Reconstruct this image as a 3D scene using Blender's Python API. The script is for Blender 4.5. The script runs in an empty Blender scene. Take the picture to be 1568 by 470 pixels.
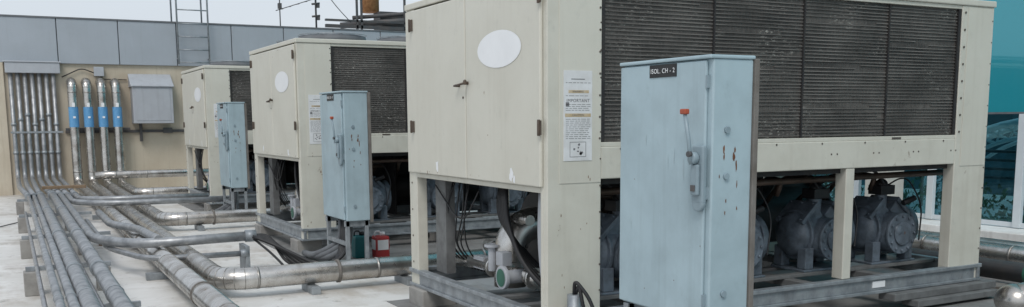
import bpy, bmesh, math, random
from mathutils import Vector, Matrix
random.seed(7)
scene=bpy.context.scene
scene.view_settings.view_transform='Standard'; scene.view_settings.look='None'; scene.view_settings.exposure=0
COL=scene.collection

# ---------------------------------------------------------------- materials
MATS={}
def mat(name,c1,c2=None,amt=0.5,rough=0.6,metal=0.0,scale=(2,2,2),nsc=3.0,bump=0.0,bscale=60,rust=0.0,rustcol=(0.13,0.06,0.03),rscale=6,streak=0.0,streakcol=(0.1,0.08,0.06),spec=0.5,grime=0.0):
    if name in MATS: return MATS[name]
    m=bpy.data.materials.new(name); m.use_nodes=True; nt=m.node_tree; N=nt.nodes; L=nt.links
    b=N['Principled BSDF']; b.inputs['Roughness'].default_value=rough; b.inputs['Metallic'].default_value=metal
    b.inputs['Specular IOR Level'].default_value=spec
    g=N.new('ShaderNodeNewGeometry')
    def noise(sc,ns,det=6,ro=.6):
        mp=N.new('ShaderNodeMapping'); mp.inputs['Scale'].default_value=sc
        L.new(g.outputs['Position'],mp.inputs['Vector'])
        n=N.new('ShaderNodeTexNoise'); n.inputs['Scale'].default_value=ns; n.inputs['Detail'].default_value=det; n.inputs['Roughness'].default_value=ro
        L.new(mp.outputs[0],n.inputs['Vector']); return n.outputs['Fac']
    def ramp(f,a,bb):
        r=N.new('ShaderNodeMapRange'); r.inputs['From Min'].default_value=a; r.inputs['From Max'].default_value=bb
        L.new(f,r.inputs['Value']); return r.outputs['Result']
    def mul(f,v):
        k=N.new('ShaderNodeMath'); k.operation='MULTIPLY'; L.new(f,k.inputs[0]); k.inputs[1].default_value=v; return k.outputs[0]
    def mix(f,a,bb):
        k=N.new('ShaderNodeMix'); k.data_type='RGBA'; L.new(f,k.inputs[0])
        for i,v in ((6,a),(7,bb)):
            if isinstance(v,tuple): k.inputs[i].default_value=(*v,1)
            else: L.new(v,k.inputs[i])
        return k.outputs[2]
    col=c1
    if c2 is None: c2=tuple(x*.7 for x in c1)
    f=noise(scale,nsc); col=mix(mul(ramp(f,.38,.68),amt),c1,c2)
    if streak: col=mix(mul(ramp(noise((14,14,.7),1.0),.52,.75),streak),col,streakcol)
    if grime: col=mix(mul(ramp(noise((5,5,3),2.2,9,.75),.57,.72),grime),col,tuple(x*.55 for x in c1))
    if rust:
        rf=ramp(noise((1,1,.6),rscale,8,.7),.66-rust*.12,.72-rust*.08); col=mix(rf,col,rustcol)
    L.new(col,b.inputs['Base Color'])
    rr=N.new('ShaderNodeMapRange'); rr.inputs['To Min'].default_value=max(0,rough-.12); rr.inputs['To Max'].default_value=min(1,rough+.15)
    L.new(noise((1,1,1),9),rr.inputs['Value']); L.new(rr.outputs[0],b.inputs['Roughness'])
    if bump:
        bp=N.new('ShaderNodeBump'); bp.inputs['Strength'].default_value=bump; bp.inputs['Distance'].default_value=.01
        L.new(noise((1,1,1),bscale),bp.inputs['Height']); L.new(bp.outputs[0],b.inputs['Normal'])
    MATS[name]=m; return m

M_beige=mat('beige_paint',(.63,.615,.54),(.55,.53,.455),.5,.46,nsc=1.0,streak=.15,streakcol=(.40,.36,.29),bump=.06,bscale=9,grime=.22)
M_beige2=mat('beige_frame_paint',(.62,.605,.53),(.52,.50,.43),.6,.5,nsc=2.2,streak=.2,streakcol=(.38,.34,.27),rust=.03,rscale=5,grime=.3)
M_white=mat('sticker_white',(.84,.85,.86),(.76,.77,.78),.5,.4)
M_paper=mat('notice_paper',(.74,.75,.76),(.58,.58,.57),.7,.5,nsc=5)
M_ink=mat('ink',(.14,.14,.15),(.25,.25,.25),.5,.7)
M_orange=mat('tan_strip',(.50,.38,.22),(.6,.52,.40),.8,.6,nsc=9)
M_galv=mat('galvanised_steel',(.36,.39,.41),(.20,.22,.24),.85,.45,.4,nsc=5,rust=.08,rscale=7,streak=.25,grime=.4)
M_cond=mat('galvanised_conduit',(.39,.40,.41),(.19,.20,.21),.9,.42,.55,nsc=4,rust=.06,rscale=9,grime=.5)
M_clad=mat('aluminium_cladding',(.62,.605,.58),(.33,.30,.27),.9,.27,.9,nsc=2.6,bump=.2,bscale=14,rust=.03,rustcol=(.2,.13,.08),grime=.4)
M_blue=mat('light_blue_paint',(.39,.50,.545),(.30,.385,.42),.7,.40,nsc=1.8,streak=.3,streakcol=(.2,.26,.28),bump=.04,bscale=10,grime=.25)
M_blued=mat('blue_handle_paint',(.27,.35,.39),(.18,.23,.26),.6,.4)
M_rust=mat('rust',(.12,.05,.025),(.24,.11,.05),.8,.9)
M_strut=mat('weathered_strut',(.20,.185,.17),(.11,.095,.08),.8,.75)
M_red=mat('red_paint',(.42,.09,.04),(.25,.05,.03),.6,.5)
M_black=mat('black_rubber',(.016,.016,.018),(.03,.03,.03),.6,.5)
M_dark=mat('dark_interior',(.022,.022,.024),(.04,.037,.033),.8,.8)  # near-black base stands in for shade inside the units; seams use it too
M_comp=mat('compressor_paint',(.16,.195,.235),(.06,.075,.09),.8,.36,nsc=6,rust=.18,rscale=8,bump=.25,bscale=40,grime=.5)
M_bronze=mat('dull_copper',(.13,.09,.07),(.05,.04,.03),.8,.5,.5)
M_bolt=mat('bolt_heads',(.15,.13,.11),(.08,.06,.05),.8,.5,.4)
M_hinge=mat('hinge_metal',(.12,.09,.07),(.06,.045,.035),.8,.6,.3)
M_wall=mat('stained_render',(.56,.50,.40),(.44,.37,.28),.9,.85,scale=(.8,.8,.5),nsc=1.4,streak=.35,streakcol=(.30,.24,.17),bump=.1,bscale=30,grime=.3)
M_panel=mat('grey_cladding_panel',(.37,.405,.445),(.32,.35,.38),.6,.45,nsc=.8,streak=.14,streakcol=(.22,.22,.22),grime=.12)
M_boxg=mat('grey_box_paint',(.42,.44,.47),(.36,.37,.40),.5,.45,streak=.15)
M_fl=mat('cap_flashing',(.15,.16,.17),(.09,.09,.10),.7,.6)
M_labelblue=mat('blue_label',(.10,.30,.55),(.16,.38,.62),.7,.5,nsc=12)
M_wood=mat('timber_block',(.24,.17,.11),(.14,.09,.05),.8,.85)
M_conc=mat('concrete',(.33,.32,.30),(.20,.19,.18),.8,.9,nsc=3,bump=.2,bscale=50)
M_teal=mat('teal_can',(.0,.13,.14),(.0,.09,.10),.5,.35)
M_canred=mat('red_can',(.36,.03,.03),(.28,.03,.03),.5,.4)
M_green=mat('green_cap',(.03,.13,.09),(.02,.07,.05),.6,.5)
M_orust=mat('orange_rusty_drum',(.60,.30,.13),(.35,.13,.05),.9,.8,nsc=6)
M_steel=mat('dark_steel',(.07,.075,.08),(.12,.10,.09),.7,.6)
M_frame=mat('white_frame',(.62,.66,.68),(.55,.58,.6),.5,.5)
M_col=mat('column_render',(.50,.49,.45),(.40,.39,.36),.6,.8)
M_kerb=mat('kerb_paint',(.74,.74,.72),(.56,.54,.5),.8,.7,nsc=2,streak=.2,grime=.3)
M_leaf=mat('foliage',(.05,.12,.03),(.02,.05,.015),.9,.6,nsc=9)
M_dglass=mat('atrium_back',(.06,.12,.15),(.03,.06,.07),.8,.4,nsc=2)
M_scuff=mat('scuff_mark',(.45,.55,.59),(.3,.38,.4),.7,.5,nsc=12)
M_cladband=mat('cladding_band',(.44,.43,.41),(.18,.16,.14),.9,.4,.8,nsc=9)

def ground_mat():
    m=mat('roof_membrane',(.69,.68,.655),(.54,.525,.49),.75,.6,nsc=.9,bump=.1,bscale=14)
    nt=m.node_tree;N=nt.nodes;L=nt.links;b=N['Principled BSDF']
    prev=b.inputs['Base Color'].links[0].from_socket
    g=N.new('ShaderNodeNewGeometry')
    def st(sc,a,bb,col,prev,amt):
        mp=N.new('ShaderNodeMapping'); mp.inputs['Scale'].default_value=sc; L.new(g.outputs['Position'],mp.inputs[0])
        n=N.new('ShaderNodeTexNoise'); n.inputs['Scale'].default_value=1; n.inputs['Detail'].default_value=9; n.inputs['Roughness'].default_value=.68; L.new(mp.outputs[0],n.inputs[0])
        r=N.new('ShaderNodeMapRange'); r.inputs['From Min'].default_value=a; r.inputs['From Max'].default_value=bb; r.inputs['To Max'].default_value=amt; L.new(n.outputs['Fac'],r.inputs[0])
        k=N.new('ShaderNodeMix'); k.data_type='RGBA'; L.new(r.outputs[0],k.inputs[0]); L.new(prev,k.inputs[6]); k.inputs[7].default_value=(*col,1); return k.outputs[2]
    prev=st((1.6,.7,1),.50,.70,(.32,.25,.17),prev,.6)
    prev=st((5,3.5,1),.58,.70,(.18,.155,.13),prev,.6)
    prev=st((.9,.35,1),.54,.60,(.40,.385,.36),prev,.45)
    prev=st((.5,2.2,1),.52,.62,(.76,.75,.74),prev,.6)
    L.new(prev,b.inputs['Base Color']); return m
M_ground=ground_mat()
M_pad=mat('grey_pad',(.24,.24,.235),(.13,.125,.12),.9,.6,nsc=1.6,bump=.2,bscale=30,grime=.5)

def coil_mat():
    m=bpy.data.materials.new('condenser_fins'); m.use_nodes=True; nt=m.node_tree;N=nt.nodes;L=nt.links;b=N['Principled BSDF']
    b.inputs['Roughness'].default_value=.65; b.inputs['Metallic'].default_value=.1
    g=N.new('ShaderNodeNewGeometry')
    def n(sc,det=8,ro=.6):
        mp=N.new('ShaderNodeMapping'); mp.inputs['Scale'].default_value=sc; L.new(g.outputs['Position'],mp.inputs[0])
        t=N.new('ShaderNodeTexNoise'); t.inputs['Scale'].default_value=1; t.inputs['Detail'].default_value=det; t.inputs['Roughness'].default_value=ro; L.new(mp.outputs[0],t.inputs[0]); return t.outputs['Fac']
    def mr(f,a,c,v=1):
        r=N.new('ShaderNodeMapRange'); r.inputs['From Min'].default_value=a; r.inputs['From Max'].default_value=c; r.inputs['To Max'].default_value=v; L.new(f,r.inputs[0]); return r.outputs[0]
    def mx(f,a,c):
        k=N.new('ShaderNodeMix'); k.data_type='RGBA'; L.new(f,k.inputs[0])
        for i,v in((6,a),(7,c)):
            if isinstance(v,tuple):k.inputs[i].default_value=(*v,1)
            else:L.new(v,k.inputs[i])
        return k.outputs[2]
    col=mx(mr(n((1.6,1.6,2.2)),.38,.66),(.052,.047,.043),(.15,.138,.125))
    col=mx(mr(n((60,60,14),3),.35,.8,.6),col,(.03,.027,.025))
    a=mr(n((24,24,70),5,.8),.55,.63); bb=mr(n((1.3,1.3,1.8),6,.65),.47,.60)
    k=N.new('ShaderNodeMath');k.operation='MULTIPLY';L.new(a,k.inputs[0]);L.new(bb,k.inputs[1])
    col=mx(k.outputs[0],col,(.52,.50,.45))
    L.new(col,b.inputs['Base Color'])
    bp=N.new('ShaderNodeBump'); bp.inputs['Strength'].default_value=.5; bp.inputs['Distance'].default_value=.01; L.new(n((120,120,20),2),bp.inputs['Height']); L.new(bp.outputs[0],b.inputs['Normal'])
    return m
M_coil=coil_mat()
M_rod=mat('fin_tube_rows',(.20,.185,.17),(.055,.05,.045),.95,.6,.1,scale=(1,1,1.5),nsc=2.0,grime=.6)

def glass_mat(name,tint,gl,transp):
    m=bpy.data.materials.new(name); m.use_nodes=True; nt=m.node_tree;N=nt.nodes;L=nt.links
    for n in list(N): N.remove(n)
    o=N.new('ShaderNodeOutputMaterial'); mx=N.new('ShaderNodeMixShader'); mx.inputs[0].default_value=gl
    if transp:
        a=N.new('ShaderNodeBsdfTransparent'); a.inputs[0].default_value=(*tint,1)
    else:
        a=N.new('ShaderNodeBsdfPrincipled'); a.inputs['Roughness'].default_value=.2
        nz=N.new('ShaderNodeTexNoise'); nz.inputs['Scale'].default_value=.6; g=N.new('ShaderNodeNewGeometry'); L.new(g.outputs['Position'],nz.inputs[0])
        k=N.new('ShaderNodeMix');k.data_type='RGBA';L.new(nz.outputs['Fac'],k.inputs[0]);k.inputs[6].default_value=(*tint,1);k.inputs[7].default_value=(tint[0]*1.3,tint[1]*1.25,tint[2]*1.2,1);L.new(k.outputs[2],a.inputs['Base Color'])
    gg=N.new('ShaderNodeBsdfGlossy'); gg.inputs['Roughness'].default_value=.02; gg.inputs[0].default_value=(.5,.75,.8,1)
    L.new(a.outputs[0],mx.inputs[1]); L.new(gg.outputs[0],mx.inputs[2]); L.new(mx.outputs[0],o.inputs[0]); return m
M_glass=glass_mat('teal_vision_glass',(.48,.74,.80),.10,True)
M_spandrel=glass_mat('teal_spandrel_glass',(.012,.27,.34),.14,False)

# ---------------------------------------------------------------- geometry helpers
def grp(name,loc=(0,0,0)):
    e=bpy.data.objects.new(name,None); e.empty_display_size=.2; e.location=loc; COL.objects.link(e); return e
class P:
    def __init__(s): s.bm=bmesh.new()
    def box(s,x0,x1,y0,y1,z0,z1,rot=None):
        r=bmesh.ops.create_cube(s.bm,size=1); vs=r['verts']
        M=Matrix.Translation(((x0+x1)/2,(y0+y1)/2,(z0+z1)/2))
        if rot is not None: M=M@rot
        M=M@Matrix.Diagonal((abs(x1-x0),abs(y1-y0),abs(z1-z0),1))
        bmesh.ops.transform(s.bm,matrix=M,verts=vs); return s
    def cyl(s,a,b,r,r2=None,seg=16,cap=True):
        a=Vector(a);b=Vector(b);d=b-a
        M=Matrix.Translation((a+b)/2)@d.to_track_quat('Z','Y').to_matrix().to_4x4()
        q=bmesh.ops.create_cone(s.bm,cap_ends=cap,segments=seg,radius1=r,radius2=r if r2 is None else r2,depth=d.length,matrix=M)
        for v in q['verts']:
            for f in v.link_faces:
                if len(f.verts)==4: f.smooth=True
        return s
    def sph(s,c,r,sc=(1,1,1),seg=16):
        q=bmesh.ops.create_uvsphere(s.bm,u_segments=seg,v_segments=seg//2+2,radius=r,matrix=Matrix.Translation(c)@Matrix.Diagonal((*sc,1)))
        for v in q['verts']:
            for f in v.link_faces: f.smooth=True
        return s
    def ell(s,c,n,u,a,b,seg=32,t=.002):
        n=Vector(n).normalized();u=Vector(u).normalized();w=n.cross(u);c=Vector(c)+n*t
        vs=[s.bm.verts.new(c+u*a*math.cos(2*math.pi*i/seg)+w*b*math.sin(2*math.pi*i/seg)) for i in range(seg)]
        s.bm.faces.new(vs); return s
    def blob(s,c,n,u,a,b,r,seg=11):
        n=Vector(n);u=Vector(u);w=n.cross(u);c=Vector(c)
        s.bm.faces.new([s.bm.verts.new(c+(u*a*math.cos(2*math.pi*i/seg)+w*b*math.sin(2*math.pi*i/seg))*r.uniform(.55,1.15)) for i in range(seg)]); return s
    def tube(s,pts,r,seg=12,cap=True):
        pts=[Vector(p) for p in pts]; n=len(pts); rings=[]
        t=(pts[1]-pts[0]).normalized(); u=t.orthogonal().normalized()
        for i,p in enumerate(pts):
            if i==0: tt=(pts[1]-p).normalized()
            elif i==n-1: tt=(p-pts[-2]).normalized()
            else: tt=((pts[i+1]-p).normalized()+(p-pts[i-1]).normalized()).normalized()
            u=(u-tt*u.dot(tt)).normalized(); w=tt.cross(u)
            rings.append([s.bm.verts.new(p+(u*math.cos(2*math.pi*k/seg)+w*math.sin(2*math.pi*k/seg))*r) for k in range(seg)])
        for i in range(n-1):
            for k in range(seg):
                f=s.bm.faces.new((rings[i][k],rings[i][(k+1)%seg],rings[i+1][(k+1)%seg],rings[i+1][k])); f.smooth=True
        if cap:
            s.bm.faces.new(rings[0][::-1]); s.bm.faces.new(rings[-1])
        return s
    def obj(s,name,parent,m,bevel=0):
        bmesh.ops.recalc_face_normals(s.bm,faces=s.bm.faces)
        me=bpy.data.meshes.new(name); s.bm.to_mesh(me); s.bm.free(); me.materials.append(m)
        o=bpy.data.objects.new(name,me); COL.objects.link(o)
        if parent: o.parent=parent
        if bevel:
            md=o.modifiers.new('b','BEVEL'); md.width=bevel; md.segments=2; md.limit_method='ANGLE'; md.angle_limit=math.radians(50); md.harden_normals=False
        return o
def fil(pts,r=.2,n=7):
    pts=[Vector(p) for p in pts]; out=[pts[0]]
    for i in range(1,len(pts)-1):
        a,b,c=pts[i-1],pts[i],pts[i+1]; d1=(a-b);d2=(c-b)
        rr=min(r,d1.length*.49,d2.length*.49); p=b+d1.normalized()*rr; q=b+d2.normalized()*rr
        for k in range(n+1):
            t=k/n; out.append(p*(1-t)**2+b*2*t*(1-t)+q*t*t)
    out.append(pts[-1]); return out
def text(s,parent,loc,size,m,rot,name='lettering',align='CENTER'):
    c=bpy.data.curves.new(name,'FONT'); c.body=s; c.size=size; c.align_x=align; c.align_y='CENTER'; c.extrude=.0003; c.space_character=1.12; c.materials.append(m)
    o=bpy.data.objects.new(name,c); o.location=loc; o.rotation_euler=rot; o.parent=parent; COL.objects.link(o); return o
RX=(math.pi/2,0,-math.pi/2)   # readable on a face looking toward -X
RY=(math.pi/2,0,0)            # readable on a face looking toward -Y

# ---------------------------------------------------------------- ground
p=P(); p.box(-300,300,-300,300,-.3,0); p.obj('ground',None,M_ground)

# ---------------------------------------------------------------- chillers
X0,Y0,S=2.921,4.956,5.554
W,LL=2.258,4.244
PA=3.85  # inner edge of far post
def compressor(par,cx,cy,cz,tag):
    p=P()
    p.cyl((cx-.2,cy,cz),(cx+.24,cy,cz),.185,seg=24)
    p.sph((cx-.2,cy,cz),.18,(.55,1,1)); p.cyl((cx+.24,cy,cz),(cx+.30,cy,cz),.2,seg=24)
    p.cyl((cx-.2,cy,cz),(cx-.17,cy,cz),.205,seg=24)
    p.cyl((cx,cy-.24,cz-.03),(cx,cy,cz-.03),.165,.18,seg=24)
    p.cyl((cx,cy-.27,cz-.03),(cx,cy-.241,cz-.03),.175,seg=28)
    p.cyl((cx,cy-.285,cz-.03),(cx,cy-.2705,cz-.03),.10,seg=24)
    p.sph((cx-.05,cy-.27,cz+.0),.05,(1,.5,1))
    for k in range(12):
        a=2*math.pi*k/12; p.cyl((cx+.145*math.cos(a),cy-.285,cz-.03+.145*math.sin(a)),(cx+.145*math.cos(a),cy-.27,cz-.03+.145*math.sin(a)),.013,seg=6)
    for sg in(-1,1):
        A=sg*.75; ca=math.sin(A);sa=math.cos(A)
        rot=Matrix.Rotation(A,4,'Y')
        for (r0,r1,w2,dd) in((.12,.225,.10,.13),(.226,.262,.115,.15)):
            rm=(r0+r1)/2; x=cx+ca*rm; z=cz+sa*rm
            p.box(x-w2,x+w2,cy-dd,cy+dd,z-(r1-r0)/2,z+(r1-r0)/2,rot=rot)
        for dy in(-.12,0,.12):
            for dw in(-.09,.09):
                b=Vector((cx+ca*.262+sa*dw,cy+dy,cz+sa*.262-ca*dw)); p.cyl(b,b+Vector((ca,0,sa))*.014,.011,seg=6)
    p.cyl((cx-.02,cy-.05,cz+.1),(cx-.02,cy-.05,cz+.32),.05)
    for sx in(-.2,.2):
        for sy in(-.14,.12): p.box(cx+sx-.045,cx+sx+.045,cy+sy-.045,cy+sy+.045,cz-.27,cz-.1)
    p.box(cx-.27,cx+.27,cy-.2,cy+.18,cz-.29,cz-.271)
    p.obj('compressor_'+tag,par,M_comp,.01)
    q=P(); q.box(cx-.10,cx+.07,cy-.12,cy+.02,cz+.29,cz+.37); q.sph((cx-.02,cy-.05,cz+.37),.055)
    q.cyl((cx+.08,cy-.2,cz+.22),(cx+.2,cy-.22,cz+.26),.025)
    q.tube(fil([(cx+.0,cy-.05,cz+.34),(cx+.2,cy-.12,cz+.46),(cx+.30,cy-.22,cz+.2),(cx+.2,cy-.28,cz-.1)],.12),.008,6)
    q.tube(fil([(cx-.05,cy-.1,cz+.38),(cx-.15,cy-.1,cz+.5),(cx-.3,cy,cz+.52)],.12),.012,6)
    q.obj('compressor_terminal_'+tag,par,M_black,.006)
def chiller(i):
    e=grp('chiller_unit',(X0,Y0+i*S,0)); rnd=random.Random(i+3)
    p=P()
    p.box(0,.4,.0,.05,.15,2.40)
    p.box(0.0,.05,.0501,.085,.15,2.40)
    p.box(0,.09,2.10,W,.15,2.40)
    p.box(0.0,.05,.0851,2.099,1.06,1.098)
    p.box(PA,LL,0,.10,.15,2.40)
    p.box(.4001,PA-.001,.0,.05,1.14,1.345)
    p.box(2.62,2.71,.005,.11,.29,1.139)
    p.box(0.0901,PA-.001,W-.06,W,1.15,1.36); p.box(PA,LL,W-.10,W,.15,2.40)
    p.box(2.62,2.71,W-.09,W-.005,.29,1.149); p.box(1.2,1.29,W-.09,W-.005,.29,1.149)
    p.box(LL-.05,LL,.101,W-.101,1.15,1.36)
    p.obj('frame',e,M_beige2,.006)
    p=P(); p.box(.086,.396,-.004,-.0005,1.12,2.385); p.box(PA+.07,LL-.01,-.004,-.0005,1.12,2.385); p.obj('cover_strips',e,M_beige,.002)
    p=P(); p.box(-.012,LL+.012,-.012,W+.012,2.401,2.45); p.obj('top_flange',e,M_beige,.008)
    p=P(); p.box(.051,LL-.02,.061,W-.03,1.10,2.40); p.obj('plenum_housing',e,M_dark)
    p=P(); p.box(-.026,-.0005,1.108,2.098,1.10,2.385); p.obj('access_door_far',e,M_beige,.008)
    p=P(); p.box(-.026,-.0005,.045,1.095,1.10,2.385); p.obj('access_door_near',e,M_beige,.008)
    p=P(); p.box(-.012,-.0005,2.110,W-.01,1.10,2.385); p.obj('side_trim',e,M_beige,.003)
    p=P(); p.box(-.004,-.0006,1.0955,1.1075,1.10,2.385); p.box(-.004,-.0006,2.0985,2.1095,1.10,2.385); p.obj('door_gap_strips',e,M_dark)  # dark strips filling the gaps beside the doors
    p=P()
    for z in(2.27,1.47):
        p.box(-.038,-.0265,.02,.06,z-.045,z+.045); p.cyl((-.040,.035,z-.05),(-.040,.035,z+.05),.010,seg=8)
        p.box(-.038,-.0265,2.06,2.097,z-.045,z+.045); p.cyl((-.038,2.104,z-.05),(-.038,2.104,z+.05),.010,seg=8)
    p.obj('hinges',e,M_hinge,.002)
    p=P(); p.cyl((-.022,1.06,1.78),(-.06,1.06,1.78),.012,seg=8); p.cyl((-.06,1.22,1.765),(-.06,1.03,1.78),.008,seg=8); p.cyl((-.022,1.2,1.766),(-.06,1.2,1.766),.010,seg=8); p.sph((-.055,1.05,1.79),.014,seg=8)
    p.cyl((-.026,1.14,1.68),(-.030,1.14,1.68),.009,seg=8)
    p.obj('latch_handle',e,M_hinge)
    p=P(); p.ell((-.026,.585,1.985),(-1,0,0),(0,1,0),.312,.122,t=.003); p.obj('oval_sticker',e,M_white)
    p=P()
    p.blob((-.0275,1.62,1.17),(-1,0,0),(0,1,0),.03,.05,rnd); p.blob((-.0275,.42,1.16),(-1,0,0),(0,1,0),.03,.05,rnd); p.blob((-.0275,.38,1.13),(-1,0,0),(0,1,0),.015,.03,rnd)
    p.obj('paint_touch_up',e,M_white)
    p=P()
    for k in range(14):
        y=rnd.uniform(.08,2.0); z=rnd.choice((1.115,1.12,1.13,2.36,rnd.uniform(1.2,2.3)))
        p.blob((-.0272,y if abs(y-1.1)>.03 else .9,z),(-1,0,0),(0,1,0),rnd.uniform(.002,.006),rnd.uniform(.003,.014),rnd)
    for k in range(8): p.blob((.3*rnd.random()+.05,-.0048,rnd.uniform(.3,1.2)),(0,-1,0),(1,0,0),rnd.uniform(.002,.004),rnd.uniform(.004,.014),rnd)
    p.obj('rust_chips',e,M_rust)
    # notice
    p=P(); p.box(.115,.325,-.0075,-.0045,1.262,1.82); p.obj('safety_notice',e,M_paper)
    p=P(); p.box(.15,.30,-.0085,-.0076,1.682,1.70); p.box(.125,.315,-.0085,-.0076,1.535,1.556); p.obj('notice_tan_bands',e,M_orange)
    text('IMPORTANT',e,(.22,-.0088,1.635),.028,M_ink,RY,'notice_heading')
    text('WARNING',e,(.22,-.0095,1.691),.016,M_ink,RY,'notice_warning')
    text('CAUTION',e,(.22,-.0095,1.546),.018,M_ink,RY,'notice_caution')
    p=P()
    for z in [1.745,1.665,1.612,1.60,1.588,1.576,1.521,1.509,1.497,1.485,1.473,1.461,1.449,1.437,1.425,1.413,1.401]:
        x=.13
        while x<.30:
            w=rnd.uniform(.012,.04); p.box(x,min(.312,x+w),-.0082,-.0077,z-.0015,z+.0015); x+=w+.007
    p.box(.16,.28,-.0082,-.0077,1.285,1.288);p.box(.16,.163,-.0082,-.0077,1.288,1.38);p.box(.277,.28,-.0082,-.0077,1.288,1.38);p.box(.163,.277,-.0082,-.0077,1.377,1.38)
    for k in range(9): p.blob((.22+rnd.uniform(-.04,.04),-.0079,1.335+rnd.uniform(-.03,.03)),(0,-1,0),(1,0,0),rnd.uniform(.003,.012),rnd.uniform(.003,.012),rnd)
    p.box(.17,.27,-.0082,-.0077,1.765,1.77); p.box(.13,.155,-.0082,-.0077,1.60,1.625)
    p.obj('notice_text_lines',e,M_ink)
    # coil
    p=P(); p.box(.401,PA-.001,.03,.0605,1.375,2.37); p.obj('condenser_coil',e,M_coil)
    p=P(); z=1.39
    while z<2.36:
        a=.405
        for b in(1.312,2.142,3.022,PA-.005):
            x=a
            while x<b:     # slightly bent rows, a break here and there
                x2=min(b,x+rnd.uniform(.25,.8)); dz=rnd.gauss(0,.0012)
                if rnd.random()>.05: p.box(x,x2-.001,.021+abs(rnd.gauss(0,.0015)),.031,z-.0032+dz,z+.0032+dz)
                x=x2
            a=b+.016
        z+=.0245
    p.obj('coil_tube_rows',e,M_rod)
    p=P()
    for x in(1.32,2.15,3.03): p.box(x-.006,x+.006,.012,.0295,1.376,2.37)
    p.box(.4005,.43,.008,.0205,1.376,2.37); p.box(PA-.03,PA-.0005,.008,.0205,1.376,2.37)
    p.obj('coil_seams',e,M_dark)
    p=P(); p.box(.4005,PA-.0005,.004,.05,1.3455,1.374); p.box(.4005,PA-.0005,.004,.05,2.371,2.4); p.obj('coil_sill',e,M_beige2,.003)
    p=P()
    for z in [1.4+.135*k for k in range(8)]:
        p.cyl((.385,-.008,z),(.385,-.004,z),.007,seg=6); p.cyl((PA+.035,-.006,z),(PA+.035,.0,z),.009,seg=6)
    for k in range(13):
        p.cyl((.392,-.006,.25+.17*k),(.392,.0,.25+.17*k),.006,seg=6); p.cyl((LL-.02,-.006,.25+.17*k),(LL-.02,.0,.25+.17*k),.006,seg=6)
    for x in [.55+.45*k for k in range(8)]:
        p.cyl((x,-.004,1.33),(x,.0,1.33),.007,seg=6)
        if x>2: p.cyl((x+.1,-.002,1.25),(x+.1,.0,1.25),.007,seg=8); p.cyl((x+.16,-.002,1.25),(x+.16,.0,1.25),.007,seg=8)
    for z in [.35+.22*k for k in range(4)]: p.cyl((-.004,2.2,z),(0,2.2,z),.008,seg=6)
    for x in(1.0,3.1): p.box(x,x+.1,-.001,.0035,1.352,1.366)
    p.obj('bolts_and_holes',e,M_bolt)
    # base rails
    p=P()
    for (a,b) in((-.015,.055),(LL-.055,LL+.015)):
        p.box(a,b,-.02,W+.02,.258,.29); p.box(a+.02,b-.02,-.02,W+.02,.17,.2579); p.box(a,b,-.02,W+.02,.145,.1699)
    for (a,b) in((-.022,.05),(W-.05,W+.022)):
        p.box(.056,LL-.056,a,b,.26,.288); p.box(.056,LL-.056,a+.02,b-.02,.172,.2599); p.box(.056,LL-.056,a,b,.148,.1719)
    p.obj('base_rails',e,M_galv,.004)
    p=P(); p.box(2.95,3.09,-.008,-.0025,.195,.245); p.obj('rail_plate',e,M_white)
    p=P(); p.box(3.1,4.35,-.10,.06,.085,.144); p.box(3.3,4.3,-.16,.0,.03,.084); p.obj('packing_beams',e,M_pack,.006)
    p=P()
    for x in(.9,1.7,2.4,3.2): p.box(x,x+.1,.051,W-.051,.2,.257)
    p.box(.06,4.18,.38,.46,.2575,.285); p.box(.06,4.18,.72,.80,.2575,.285)
    p.obj('cross_members',e,M_pack,.004)
    p=P(); 
    for x in(.1,1.9,3.9):
        for y in(.1,W-.35): p.box(x-.15,x+.15,y,y+.3,.0,.144)
    p.obj('plinth_blocks',e,M_conc,.01)
    for k,cx in enumerate((.95,1.95,2.9,3.68)): compressor(e,cx,.60,.575,'abcd'[k])
    p=P(); p.cyl((.95,1.65,.62),(3.9,1.65,.62),.28,seg=28); p.cyl((.88,1.65,.62),(.949,1.65,.62),.32,seg=28); p.cyl((3.901,1.65,.62),(3.95,1.65,.62),.32,seg=28)
    p.obj('evaporator_barrel',e,M_black)
    p=P(); p.box(1.5,1.53,.95,2.1,.29,1.09); p.box(.9,3.0,1.28,1.30,.8,1.09); p.obj('dark_backing_sheets',e,M_dark)  # added dark sheets, standing in for the shade deep inside the unit
    p=P()
    for k in range(9):
        x=.7+.36*k; p.tube(fil([(x,.6,.9),(x,.55,1.02),(x+.25,.85+.05*(k%3),1.02),(x+.25,1.15,1.0-.1*(k%2)),(x+.25,1.4,.7)],.1),.022,8)
    p.tube(fil([(.5,.3,1.03),(4.1,.3,1.05)],.1),.025,8)
    p.tube(fil([(.45,.35,.4),(.45,.35,.9),(.7,.8,.95),(1.3,.8,.95)],.12),.025,8)
    p.obj('refrigerant_pipes',e,M_bronze)
    p=P(); p.tube(fil([(1.0,1.12,.74),(.34,1.12,.74),(.34,1.12,.28)],.24,9),.125,20)
    p.tube(fil([(.36,1.3,.42),(.36,2.24,.33)],.1),.05,14)
    p.cyl((.34,1.26,.55),(.34,1.5,.55),.045); p.cyl((.34,1.0,.80),(.34,.82,.80),.04); p.cyl((.3,1.7,.40),(.3,.62,.40),.05,seg=14); p.cyl((.3,1.32,.40),(.3,1.29,.40),.08); p.cyl((.3,1.0,.40),(.3,.97,.40),.08); p.cyl((.3,.70,.40),(.3,.67,.40),.08)
    p.obj('silver_water_connection',e,M_clad)
    p=P(); p.cyl((.3,.84,.40),(.14,.84,.40),.05); p.cyl((.14,.84,.40),(.11,.84,.40),.085,seg=24); p.box(.26,.34,1.42,1.6,.36,.46); p.cyl((.2,1.15,.4),(.2,1.15,.58),.03); p.cyl((.2,1.15,.58),(.2,1.15,.60),.06)
    p.box(.18,.26,.95,1.05,.46,.56); p.obj('valve_body',e,M_boxg,.003)
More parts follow.
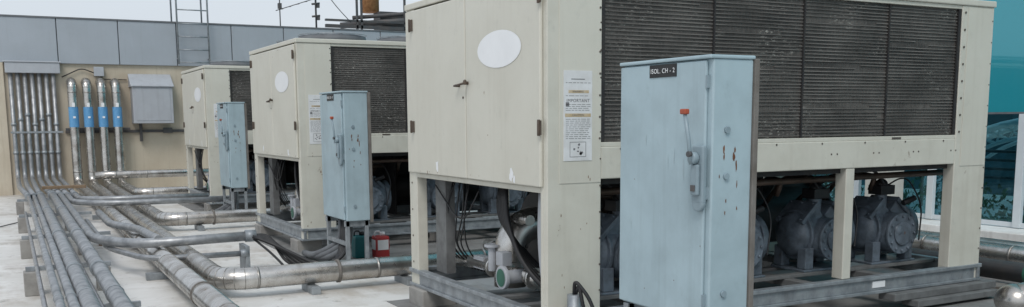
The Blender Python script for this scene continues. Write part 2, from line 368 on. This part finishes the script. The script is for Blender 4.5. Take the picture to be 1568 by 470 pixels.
    p=P(); p.ell((.11,.84,.40),(-1,0,0),(0,1,0),.065,.065,t=.003); p.obj('valve_cap',e,M_green)
    p=P()
    for k in range(6):
        v=.50+.07*k
        p.tube(fil([(.2+.03*k,v+.42,1.09),(.17+.02*k,v+.36,.8),(.16+.05*k,v+.10,.5),(.3+.05*k,v-.2,.28)],.28),.019,8)
    for k in range(8):
        v=1.5+.06*k
        p.tube(fil([(.2,v,1.08),(.12,v+rnd.uniform(-.15,.15),.8),(.2,v+rnd.uniform(-.2,.2),.5),(.4,v+.1,.3)],.2),.006,6)
    p.tube(fil([(.1,1.95,1.0),(.12,1.5,.7),(.12,1.2,1.0)],.3),.006,6)
    p.obj('flexible_hoses',e,M_black)
    p=P(); p.tube(fil([(.14,.24,1.08),(.16,.30,.7),(.2,.27,.28)],.2),.055,14); p.obj('insulated_riser',e,M_boxg)
    p=P(); p.box(.12,.2,1.8,2.0,.29,1.06); p.obj('inner_upright',e,M_pack)
    p=P()
    for cx in(.62,1.62,2.62,3.62):
        for cy in(.62,1.64): p.cyl((cx,cy,2.451),(cx,cy,2.53),.42,.40,seg=28)
    p.obj('fan_shrouds',e,M_fl)
    p=P()
    for cx in(.62,1.62,2.62,3.62):
        for cy in(.62,1.64):
            for r in(.12,.22,.32,.41):
                p.tube([(cx+r*math.cos(2*math.pi*k/24),cy+r*math.sin(2*math.pi*k/24),2.545) for k in range(25)],.004,5,cap=False)
            for k in range(4):
                a=k*math.pi/4; p.cyl((cx-.41*math.cos(a),cy-.41*math.sin(a),2.545),(cx+.41*math.cos(a),cy+.41*math.sin(a),2.545),.004,seg=5)
    p.obj('fan_guards',e,M_galv)
    return e
M_pack=mat('grey_packing_steel',(.17,.175,.175),(.09,.09,.09),.8,.7,nsc=4,grime=.4)
for i in range(3): chiller(i)
for i in range(3):
    pd=P(); pd.box(X0-.2,X0+LL+(2.8 if i==0 else .3),Y0+i*S-(5 if i==0 else 1.55),Y0+i*S+W+.08,-.05,.006+.002*i); pd.obj('equipment_pad',None,M_pad)

# ---------------------------------------------------------------- isolator cabinets
def cabinet(i):
    e=grp('isolator_cabinet',(2.953,3.474+i*S,0)); w,d,z0,z1=.733,.262,.510,1.814
    p=P(); p.box(.012,d,.0,w,z0,z1-.012); p.obj('enclosure',e,M_blue,.008)
    p=P(); p.box(-.006,.0115,.035,w+.004,z0+.01,z1-.02); p.obj('door',e,M_blue,.006)
    p=P(); p.box(-.014,d+.006,-.008,w+.008,z1-.0119,z1+.006); p.obj('top_cover',e,M_blue,.006)
    p=P(); p.box(d+.001,d+.03,-.012,.03,z0-.02,z1-.01); p.box(d+.001,d+.03,w-.03,w+.012,z0-.02,z1-.01); p.obj('back_strut',e,M_strut,.003)
    p=P(); p.box(-.035,-.0065,.01,.095,1.11,1.39); p.box(-.055,-.0351,.025,.08,1.15,1.30); p.cyl((-.035,.06,1.33),(-.07,.06,1.33),.03); p.cyl((-.0065,.05,1.11),(-.034,.05,1.11),.04)
    p.obj('handle_mechanism',e,M_blued,.008)
    p=P(); p.tube([(-.07,.055,1.3),(-.075,.07,1.42),(-.085,.088,1.54)],.010,8); p.obj('handle_lever',e,M_blued)
    p=P(); p.box(-.10,-.07,.07,.112,1.54,1.566); p.obj('handle_grip',e,M_red,.006)
    p=P(); p.cyl((-.07,.058,1.35),(-.088,.058,1.35),.014); p.box(-.06,-.0555,.04,.07,1.17,1.2); p.obj('handle_pin',e,M_steel)
    p=P(); p.box(-.010,-.0062,.255,.475,1.728,1.792); p.obj('label_plate',e,M_black,.001)
    t=('ISOL. CH - 2','ISOL. CH - 3','ISOL. CH - 4')[i]
    text(t,e,(-.0115,.365,1.759),.033,M_white,RX,'label_lettering')
    p=P()
    for z in(z1-.35,1.24,z0+.15): p.cyl((.1,-.012,z),(.1,0,z),.016,seg=12)
    for z in(z0+.12,1.16,z1-.12): p.box(-.0075,.012,.022,.034,z-.03,z+.03)
    p.obj('closing_screws',e,M_blued)
    p=P(); r=random.Random(i+11)
    for (x,z,a,h) in((.085,1.37,.007,.022),(.088,1.335,.005,.02),(.155,1.37,.006,.018),(.15,1.33,.009,.025),(.165,1.29,.005,.03),(.172,1.20,.004,.02),(.105,1.12,.005,.012),(.175,1.08,.004,.01),(.1,1.06,.004,.014),(.06,1.24,.003,.01)):
        p.blob((x,-.0015,z),(0,-1,0),(1,0,0),a,h,r)
    for (y,z) in((.0,.9),(.2,.7),(.55,1.2),(.45,.62)): p.blob((-.0075,y+.05,z),(-1,0,0),(0,1,0),.003,.004,r)
    p.obj('rust_spots',e,M_rust)
    p=P()
    for k in range(6): p.blob((-.0076,r.uniform(.15,.65),r.uniform(.7,1.6)),(-1,0,0),(0,1,0),r.uniform(.002,.004),r.uniform(.02,.07),r)
    p.obj('scuffs',e,M_scuff)
    p=P()
    for x in(.03,d-.03):
        for y in(.05,w-.05): p.box(x-.02,x+.02,y-.02,y+.02,.0,z0-.001)
    p.box(.0,d,.03,.07,z0-.06,z0-.002); p.box(.0,d,w-.07,w-.03,z0-.06,z0-.002); p.box(.01,.05,.0701,w-.0701,.25,.29)
    p.obj('stand_legs',e,M_galv,.003)
    p=P()
    for k in range(3):
        y=.2+.13*k; p.tube(fil([(.1,y,z0),(.1,y,.25),(-.02-.05*k,y+.3,.07),(-.1,y+.75,.05)],.25),.035,10)
    p.obj('flexible_conduits',e,M_fl)
for i in range(3): cabinet(i)

# ---------------------------------------------------------------- back wall
e=grp('parapet_wall'); YW=22.49
p=P(); p.box(-14,10.8,YW,YW+.35,-.02,2.80); p.obj('rendered_wall',e,M_wall)
p=P(); x=1.06-1.22*12
while x<10.7:
    p.box(x+.010,min(x+1.210,10.8),YW-.06,YW+.36,2.79,3.735); x+=1.22
p.obj('cladding_panels',e,M_panel,.006)
p=P(); p.box(-14,10.8,YW-.03,YW+.3,2.81,3.72); p.box(-14,10.8,YW-.075,YW+.4,3.736,3.77); p.obj('cap_flashing',e,M_fl)
p=P(); p.box(-14,.0,YW-.06,YW-.001,0,2.789); p.obj('pilaster',e,M_wall)

e=grp('access_ladder'); p=P()
for x in(3.5,4.17):
    p.tube(fil([(x,YW-.25,2.82),(x,YW-.25,5.0),(x,YW+.5,5.0),(x,YW+.5,3.8)],.2),.02,8)
    p.cyl((x,YW-.25,2.95),(x,YW-.06,2.95),.015,seg=8)
for z in(2.86,3.14,3.43,3.72,4.02,4.31,4.6): p.cyl((3.5,YW-.25,z),(4.17,YW-.25,z),.014,seg=8)
p.obj('rails_and_rungs',e,M_galv)

e=grp('cable_trunking'); p=P(); p.box(.03,1.07,YW-.22,YW-.001,2.57,2.79); p.box(.0,1.1,YW-.24,YW-.065,2.791,2.82); p.obj('hood',e,M_boxg,.01)
e=grp('conduit_bundle'); p=P(); q=P()
zf=.32; xs=[.12+.135*k for k in range(7)]
tgt=[.225,.305,.40,.585,.70,.80,.92]; rad=[.03,.034,.058,.062,.05,.045,.045]
for k,x in enumerate(xs):
    yb=YW-.12; y1=19.8; y2=17.2; xt=tgt[k]; r=.046
    p.tube(fil([(x,yb,2.58),(x,yb,zf),(x,y1,zf),(xt,y2,zf)],.3),r,12)
    pts=[(xt,y2,zf)]
    if k<4: pts+=[(xt,13,zf),(xt,1.0,zf)]
    elif k==4: pts+=[(xt,10.5,zf),(xt+.35,9.78,zf),(2.12,9.58,zf+.04)]
    elif k==5: pts+=[(xt,15.6,zf),(1.25,15.1,zf),(2.9,14.95,zf)]
    else: pts+=[(xt,16.2,zf),(1.3,15.7,zf+.02),(2.8,15.6,zf+.02)]
    p.tube(fil(pts,.35),rad[k],14)
    q.cyl((xt,y2-.06,zf),(xt,y2+.06,zf),max(r,rad[k])+.012,seg=12)
    for z in(1.5+.1*(k%3),.9): q.cyl((x,yb,z-.03),(x,yb,z+.03),r+.010,seg=12)
for (xa,rr,zz) in((.14,.018,.25),(.49,.018,.25)):
    p.tube(fil([(xa,15,zz),(xa,1,zz)],.2),rr,8)
p.tube(fil([(.82,13.2,.26),(.82,10.3,.24),(1.1,9.36,.22),(2.0,9.32,.22)],.3),.028,10)
p.tube(fil([(1.0,13.6,.32),(1.0,11.9,.32),(1.22,11.3,.32),(1.25,9.75,.36)],.3),.045,10)
for k in range(2,4):
    for y in(5.8,8.3,11,14.2): q.cyl((tgt[k],y-.05,zf),(tgt[k],y+.05,zf),rad[k]+.010,seg=14)
q.cyl((2.06,9.585,zf+.04),(2.17,9.575,zf+.04),.062,seg=12); q.cyl((1.95,9.32,.22),(2.03,9.32,.22),.038,seg=12)
p.obj('conduits',e,M_cond); q.obj('couplings',e,M_galv)
p=P()
YS=(4.9,7.0,9.2,11.8,14.6,17.6)
for z in(1.33,): p.box(.05,1.05,YW-.19+.02,YW-.168,z-.02,z+.02)
for y in YS: p.box(.05,.98 if y>10 else .75,y-.02,y+.02,zf-.105,zf-.065); 
for y in YS:
    for k in range(4): p.cyl((tgt[k],y-.012,zf),(tgt[k],y+.012,zf),rad[k]+.005,seg=12)
p.box(2.0,2.04,9.3,9.6,.0,.29)
p.obj('strut_channels',e,M_galv,.003)
p=P()
for y in YS:
    for x in(.09,.68): p.box(x-.06,x+.06,y-.08,y+.08,.0,zf-.106)
p.obj('support_blocks',e,M_conc,.008)
p=P(); p.box(.45,1.15,18.0,18.15,.38,.43); p.box(.9,1.5,12.5,12.62,.0,.06); p.obj('timber_packers',e,M_wood,.005)

def clad(name,pts,r=.095,fr=.28):
    e=grp(name); p=P(); path=fil(pts,fr,6); p.tube(path,r,20); p.obj('jacket',e,M_clad)
    q=P()
    for a,b in zip(path[:-1],path[1:]):
        d=(b-a); l=d.length
        if l<.001: continue
        if l>.25:
            n=int(l/.9)
            for k in range(n+1):
                c=a+d*((k+.02)/max(n,1)) if n else a
                if k==n: c=b-d.normalized()*.02
                u=d.normalized()*.012; q.cyl(c-u,c+u,r+.003,seg=20)
        else:
            u=d.normalized()*.003; q.cyl(a-u,a+u,r+.002,seg=20)
    q.obj('jacket_bands',e,M_cladband)
    return e
zc=.17
def wallpipe(x,rest): return [(x,YW+.1,2.40),(x,YW-.30,2.40),(x,YW-.30,zc)]+rest
XP=[1.27,1.52,1.82,2.1]; XV=[1.27,1.56,1.85,2.14]
YB=8.08
clad('clad_pipe',wallpipe(XV[0],[(XV[0],19,zc),(XP[0],17,zc),(XP[0],1,zc)]))
clad('clad_pipe',wallpipe(XV[1],[(XV[1],19,zc),(XP[1],17.5,zc),(XP[1],YB,zc),(6.2,YB,zc)]))
clad('clad_pipe',wallpipe(XV[2],[(XV[2],20.8,zc),(XP[2],20.2,zc),(XP[2],YB+S,zc),(6.2,YB+S,zc)]))
clad('clad_pipe',wallpipe(XV[3],[(XP[3],YB+2*S,zc),(6,YB+2*S,zc)]))
clad('clad_pipe',[(1.5,20.8,.45),(2.2,20.8,.45),(5,20.8,.45)],.08)
e=grp('pipe_label_set'); p=P()
for x in XV: p.cyl((x,YW-.30,1.43),(x,YW-.30,1.86),.0975,seg=24,cap=False)
p.obj('blue_labels',e,M_labelblue)
p=P()
for x in XV: p.box(x-.03,x+.03,YW-.402,YW-.399,1.86,1.95); p.box(x-.02,x+.03,YW-.402,YW-.399,1.62,1.66)
p.obj('white_tags',e,M_white)
p=P(); p.box(1.1,2.4,YW-.18,YW-.14,1.36,1.41); p.box(1.1,3.6,YW-.05,YW-.001,1.30,1.36); p.box(2.6,2.66,YW-.1,YW-.051,1.1,1.5); p.box(3.1,3.3,YW-.1,YW-.051,1.28,1.4)
p.obj('strut_brackets',e,M_steel,.003)
e=grp('pipe_supports'); p=P()
for y in(6.2,9.5,12.3,16): p.box(1.08,1.98 if y>14 else 1.7,y-.04,y+.04,.0,.07)
for x in(2.3,3.2,4.5): p.box(x-.04,x+.04,YB-.17,YB+.17,0,.07); p.box(x-.04,x+.04,YB+S-.17,YB+S+.17,0,.07)
p.obj('channels',e,M_galv,.004)
p=P()
for (x,y) in((2.55,YB),(2.5,YB+S)): p.cyl((x-.012,y,zc),(x+.012,y,zc),.107,seg=20)
for y in(7.5,11.2): p.cyl((1.27,y-.012,zc),(1.27,y+.012,zc),.104,seg=20)
p.obj('clamps',e,M_strut)

e=grp('wall_cabinet'); p=P(); p.box(2.46,3.30,YW-.42,YW-.001,1.5,2.299)
vs=[(2.43,YW-.46,2.33),(3.33,YW-.46,2.33),(3.33,YW-.001,2.60),(2.43,YW-.001,2.60),(2.43,YW-.46,2.30),(3.33,YW-.46,2.30),(3.33,YW-.001,2.30),(2.43,YW-.001,2.30)]
V=[p.bm.verts.new(v) for v in vs]
for f in((0,1,2,3),(4,5,1,0),(5,6,2,1),(7,4,0,3),(6,7,3,2),(7,6,5,4)): p.bm.faces.new([V[i] for i in f])
p.obj('housing',e,M_boxg,.01)
p=P(); p.box(2.52,3.24,YW-.428,YW-.4201,1.56,2.26); p.obj('door',e,M_boxg,.004)
e=grp('small_junction_box'); p=P(); p.box(1.74,1.94,YW-.12,YW-.001,2.53,2.73); p.obj('box',e,M_boxg,.008)
p=P(); p.tube(fil([(1.74,YW-.06,2.6),(1.5,YW-.05,2.70),(1.3,YW-.05,2.6),(1.1,YW-.05,2.5)],.2),.012,6); p.tube(fil([(1.88,YW-.05,2.53),(1.88,YW-.05,2.47),(2.4,YW-.03,2.46)],.1),.01,6); p.obj('cables',e,M_black)

e=grp('power_cables'); p=P()
for k in range(5):
    p.tube(fil([(2.12,9.6-.03*k,.36),(2.3,9.6-.05*k,.36-.02*k),(2.42+.05*k,9.3-.06*k,.06+.01*k),(2.7,9.2-.07*k,.05),(2.98,9.15+.05*k,.12),(3.03,9.15+.06*k,.5)],.2),.017,8)
p.tube(fil([(2.12,9.58,.35),(2.25,9.2,.2),(2.35,8.9,.03),(2.65,8.85,.03),(2.85,9.2,.03)],.2),.012,8)
p.tube(fil([(.05,16,.02),(-.6,14.6,.012),(-1.3,14.9,.012),(-2.2,14.2,.012)],.5),.008,6)
p.obj('cable_run',e,M_black)
e=grp('cable_stub'); p=P(); p.tube(fil([(3.06,4.86,.0),(3.06,4.86,.43)],.1),.045,12); p.obj('sleeve',e,M_galv)
p=P(); p.tube(fil([(3.06,4.86,.43),(3.05,4.84,.53),(3.12,4.75,.40),(3.16,4.7,.1)],.1),.012,8); p.tube(fil([(3.07,4.86,.43),(3.07,4.82,.50),(3.1,4.72,.1)],.1),.012,8); p.obj('cables',e,M_black)

def can(name,x,y,m,m2):
    e=grp(name,(x,y,.01)); p=P(); p.box(-.08,.08,-.08,.08,0,.25); p.obj('body',e,m,.02)
    p=P(); p.cyl((.03,0,.248),(.03,0,.29),.022); p.tube(fil([(-.065,0,.24),(-.065,0,.30),(.0,0,.30),(.0,0,.24)],.03),.009,8); p.obj('cap_and_handle',e,m2)
    return e
can('teal_jerry_can',3.36,9.80,M_teal,M_black)
c=can('red_jerry_can',3.55,9.66,M_canred,M_paper)
p=P(); p.box(-.0825,-.0812,-.062,.062,.10,.21); p.box(-.062,.062,-.0825,-.0812,.10,.21); p.obj('label',c,M_paper)

# ---------------------------------------------------------------- rooftop things behind wall
YR=23.1
e=grp('radio_antenna'); p=P()
x=6.05; p.cyl((x,YR,3.7),(x,YR,5.9),.014,seg=8)
p.cyl((x-.1,YR,4.2),(x+1.35,YR,4.70),.010,seg=6)
for k in range(6): p.cyl((x+.2*k,YR,4.23+.069*k),(x+.2*k,YR-.3,4.21+.069*k),.006,seg=5)
p.box(x-.04,x+.04,YR-.05,YR+.05,4.25,4.38); p.obj('mast_and_boom',e,M_steel)
e=grp('roof_mast'); p=P(); x=6.95
p.cyl((x,YR,3.7),(x,YR,5.9),.024,seg=8)
for k,z in enumerate((4.1,4.4,4.7)): p.cyl((x-.1,YR,z),(x+.1,YR,z+.03),.025,seg=8); p.box(x+.03,x+.09,YR-.04,YR+.04,z-.08,z)
p.tube(fil([(x+.05,YR,5.0),(x+.5,YR,4.4),(x+.9,YR,4.0)],.3),.01,6)
p.obj('mast',e,M_steel)
e=grp('roof_pipe_rack'); p=P()
for x in(8.0,8.12,9.3): p.box(x,x+.05,YR,YR+.05,3.7,5.9)
for z,t in((3.86,.08),(4.02,.05)): p.box(7.2,10.8,YR,YR+.1,z,z+t)
p.cyl((7.7,YR+.4,3.95),(10.8,YR-.2,4.25),.08,seg=14); p.cyl((8.0,YR+.3,4.15),(10.8,YR,4.45),.05,seg=12)
p.box(8.75,9.5,YR+.3,YR+.8,3.8,4.35); p.obj('rack',e,M_steel)
e=grp('rusty_drum'); p=P(); p.cyl((8.62,23.8,4.35),(8.62,23.8,5.8),.24,seg=20); p.cyl((8.62,23.8,4.7),(8.62,23.8,4.74),.255,seg=20); p.obj('drum',e,M_orust)

# ---------------------------------------------------------------- glass building on the right
XG=10.9
e=grp('glass_building')
p=P(); p.box(XG,XG+.06,-18,25,1.56,12); p.obj('spandrel_glass',e,M_spandrel)
p=P(); p.box(XG+.02,XG+.03,-18,25,.16,1.559); p.obj('vision_glass',e,M_glass)
p=P()
y=8.28-1.24*20
while y<25:
    p.box(XG-.06,XG+.0,y-.05,y+.05,.16,1.55); p.box(XG-.012,XG-.001,y-.008,y+.008,1.60,12); y+=1.24
p.box(XG-.03,XG-.001,-18,25,.161,.22); p.obj('mullions',e,M_frame,.004)
p=P(); p.box(XG-.02,XG-.001,-18,25,1.551,1.575); p.box(XG-.012,XG-.001,-18,25,3.8,3.82); p.obj('transoms',e,M_fl)
p=P(); p.box(XG-.5,XG-.15,8.62,8.98,0,2.6); p.box(XG-.5,XG-.15,13.5,13.9,0,2.6); p.obj('columns',e,M_col,.01)
p=P(); p.box(10.15,XG+.3,-18,25,-.01,.15); p.box(10.05,10.149,-18,25,-.01,.19); p.obj('white_kerb',e,M_kerb,.01)
p=P(); p.box(17,17.2,-18,25,-.01,5); p.obj('atrium_back_wall',e,M_dglass)
p=P()
for z in(.62,.75,.88,1.01): p.cyl((12.9,-18,z),(12.9,25,z),.022,seg=8)
for k in range(22): p.cyl((12.9,-18+2*k,.1),(12.9,-18+2*k,1.02),.025,seg=8)
p.obj('atrium_rail',e,M_steel)
p=P()
def ap(xx,a,r): return (xx,8.6+2.2*r*math.cos(a),.15+1.33*r*math.sin(a))
for xx in(14.0,14.5):
    p.tube([ap(xx,math.pi*k/24,1) for k in range(25)],.06,8); p.tube([ap(xx,math.pi*k/24,.82) for k in range(25)],.035,8)
for k in range(24):
    a=math.pi*k/24;b=math.pi*(k+1)/24
    p.cyl(ap(14.0,a,1),ap(14.5,b,1),.02,seg=6); p.cyl(ap(14.0,a,1),ap(14.0,b,.82),.022,seg=6); p.cyl(ap(14.0,b,1),ap(14.0,a,.82),.022,seg=6)
p.obj('arched_truss',e,M_white)
p=P(); r=random.Random(5)
for k in range(7000):
    y=r.uniform(-2,18); hgt=.40+.2*math.sin(y*2.3)+.14*math.sin(y*7+1)
    c=Vector((r.uniform(11.4,12.2),y,.1+r.random()**.7*hgt)); n=Vector((r.gauss(0,1),r.gauss(0,1),r.gauss(.4,1))).normalized(); u=n.orthogonal().normalized(); w=n.cross(u); s=r.uniform(.03,.07)
    v=[p.bm.verts.new(c+u*s),p.bm.verts.new(c+w*s*.4),p.bm.verts.new(c-u*s),p.bm.verts.new(c-w*s*.4)]; p.bm.faces.new(v)
p.obj('hedge',None,M_leaf)

clad('clad_pipe',[(8.25,-6,.22),(8.25,11,.22)],.10)
clad('clad_pipe',[(8.6,-6,.22),(8.6,11,.22)],.09)
e=grp('dark_drain_pipe'); p=P(); p.cyl((7.85,-6,.14),(7.85,6.6,.14),.09,seg=16); p.obj('pipe',e,M_steel)
p=P(); p.cyl((7.85,4.75,.14),(7.85,4.95,.14),.093,seg=16,cap=False); p.obj('label',e,M_green)
p=P(); p.box(7.5,7.7,-6,5.6,.0,.05); p.obj('packing_strip',e,M_strut,.005)
e=clad('clad_pipe',[(6.33,4.08,.0),(6.33,4.08,.22),(6.75,3.6,.22),(8,2.2,.22)],.12)
p=P(); p.sph((6.33,4.08,.2),.135,(1,1,.9),20); p.obj('domed_end',e,M_clad)

# ---------------------------------------------------------------- light
w=bpy.data.worlds.new('World'); scene.world=w; w.use_nodes=True; nt=w.node_tree; N=nt.nodes; L=nt.links
bg=N['Background']; sk=N.new('ShaderNodeTexSky'); sk.sky_type='NISHITA'; sk.sun_disc=False
az=math.radians(215); el=math.radians(52)
sk.sun_elevation=el; sk.sun_rotation=az; sk.dust_density=4; sk.air_density=1.5
mx=N.new('ShaderNodeMix'); mx.data_type='RGBA'; mx.inputs[0].default_value=.85; L.new(sk.outputs[0],mx.inputs[6])
tc=N.new('ShaderNodeTexCoord'); nz=N.new('ShaderNodeTexNoise'); nz.inputs['Scale'].default_value=2.2; nz.inputs['Detail'].default_value=5
mp=N.new('ShaderNodeMapping'); mp.inputs['Scale'].default_value=(1,1,3); L.new(tc.outputs['Generated'],mp.inputs[0]); L.new(mp.outputs[0],nz.inputs[0])
m2=N.new('ShaderNodeMix'); m2.data_type='RGBA'; L.new(nz.outputs['Fac'],m2.inputs[0]); m2.inputs[6].default_value=(6.0,6.7,7.5,1); m2.inputs[7].default_value=(7.3,7.8,8.5,1)
L.new(m2.outputs[2],mx.inputs[7]); L.new(mx.outputs[2],bg.inputs[0]); bg.inputs[1].default_value=.112
sun=bpy.data.lights.new('sun','SUN'); sun.energy=1.35; sun.angle=math.radians(20); sun.color=(1,.98,.95)
so=bpy.data.objects.new('sun',sun); COL.objects.link(so)
d=Vector((math.sin(az)*math.cos(el),math.cos(az)*math.cos(el),math.sin(el)))
so.rotation_euler=d.to_track_quat('Z','Y').to_euler()

# ---------------------------------------------------------------- camera
f,yaw,pt,ro,ppy,H=1418.63,0.4942,0.1361,-0.0068,378.2,1.518
F=Vector((math.sin(yaw)*math.cos(pt),math.cos(yaw)*math.cos(pt),-math.sin(pt))); R=Vector((math.cos(yaw),-math.sin(yaw),0)); U=R.cross(F)
c,s=math.cos(ro),math.sin(ro); R,U=c*R+s*U,-s*R+c*U
cam=bpy.data.cameras.new('camera'); co=bpy.data.objects.new('camera',cam); COL.objects.link(co)
M=Matrix((R,U,-F)).transposed().to_4x4(); M.translation=(0,0,H); co.matrix_world=M
cam.sensor_width=36; cam.lens=f*36/1568; cam.shift_y=(ppy-235.1)/1568; cam.clip_end=1500; cam.clip_start=.05
scene.camera=co
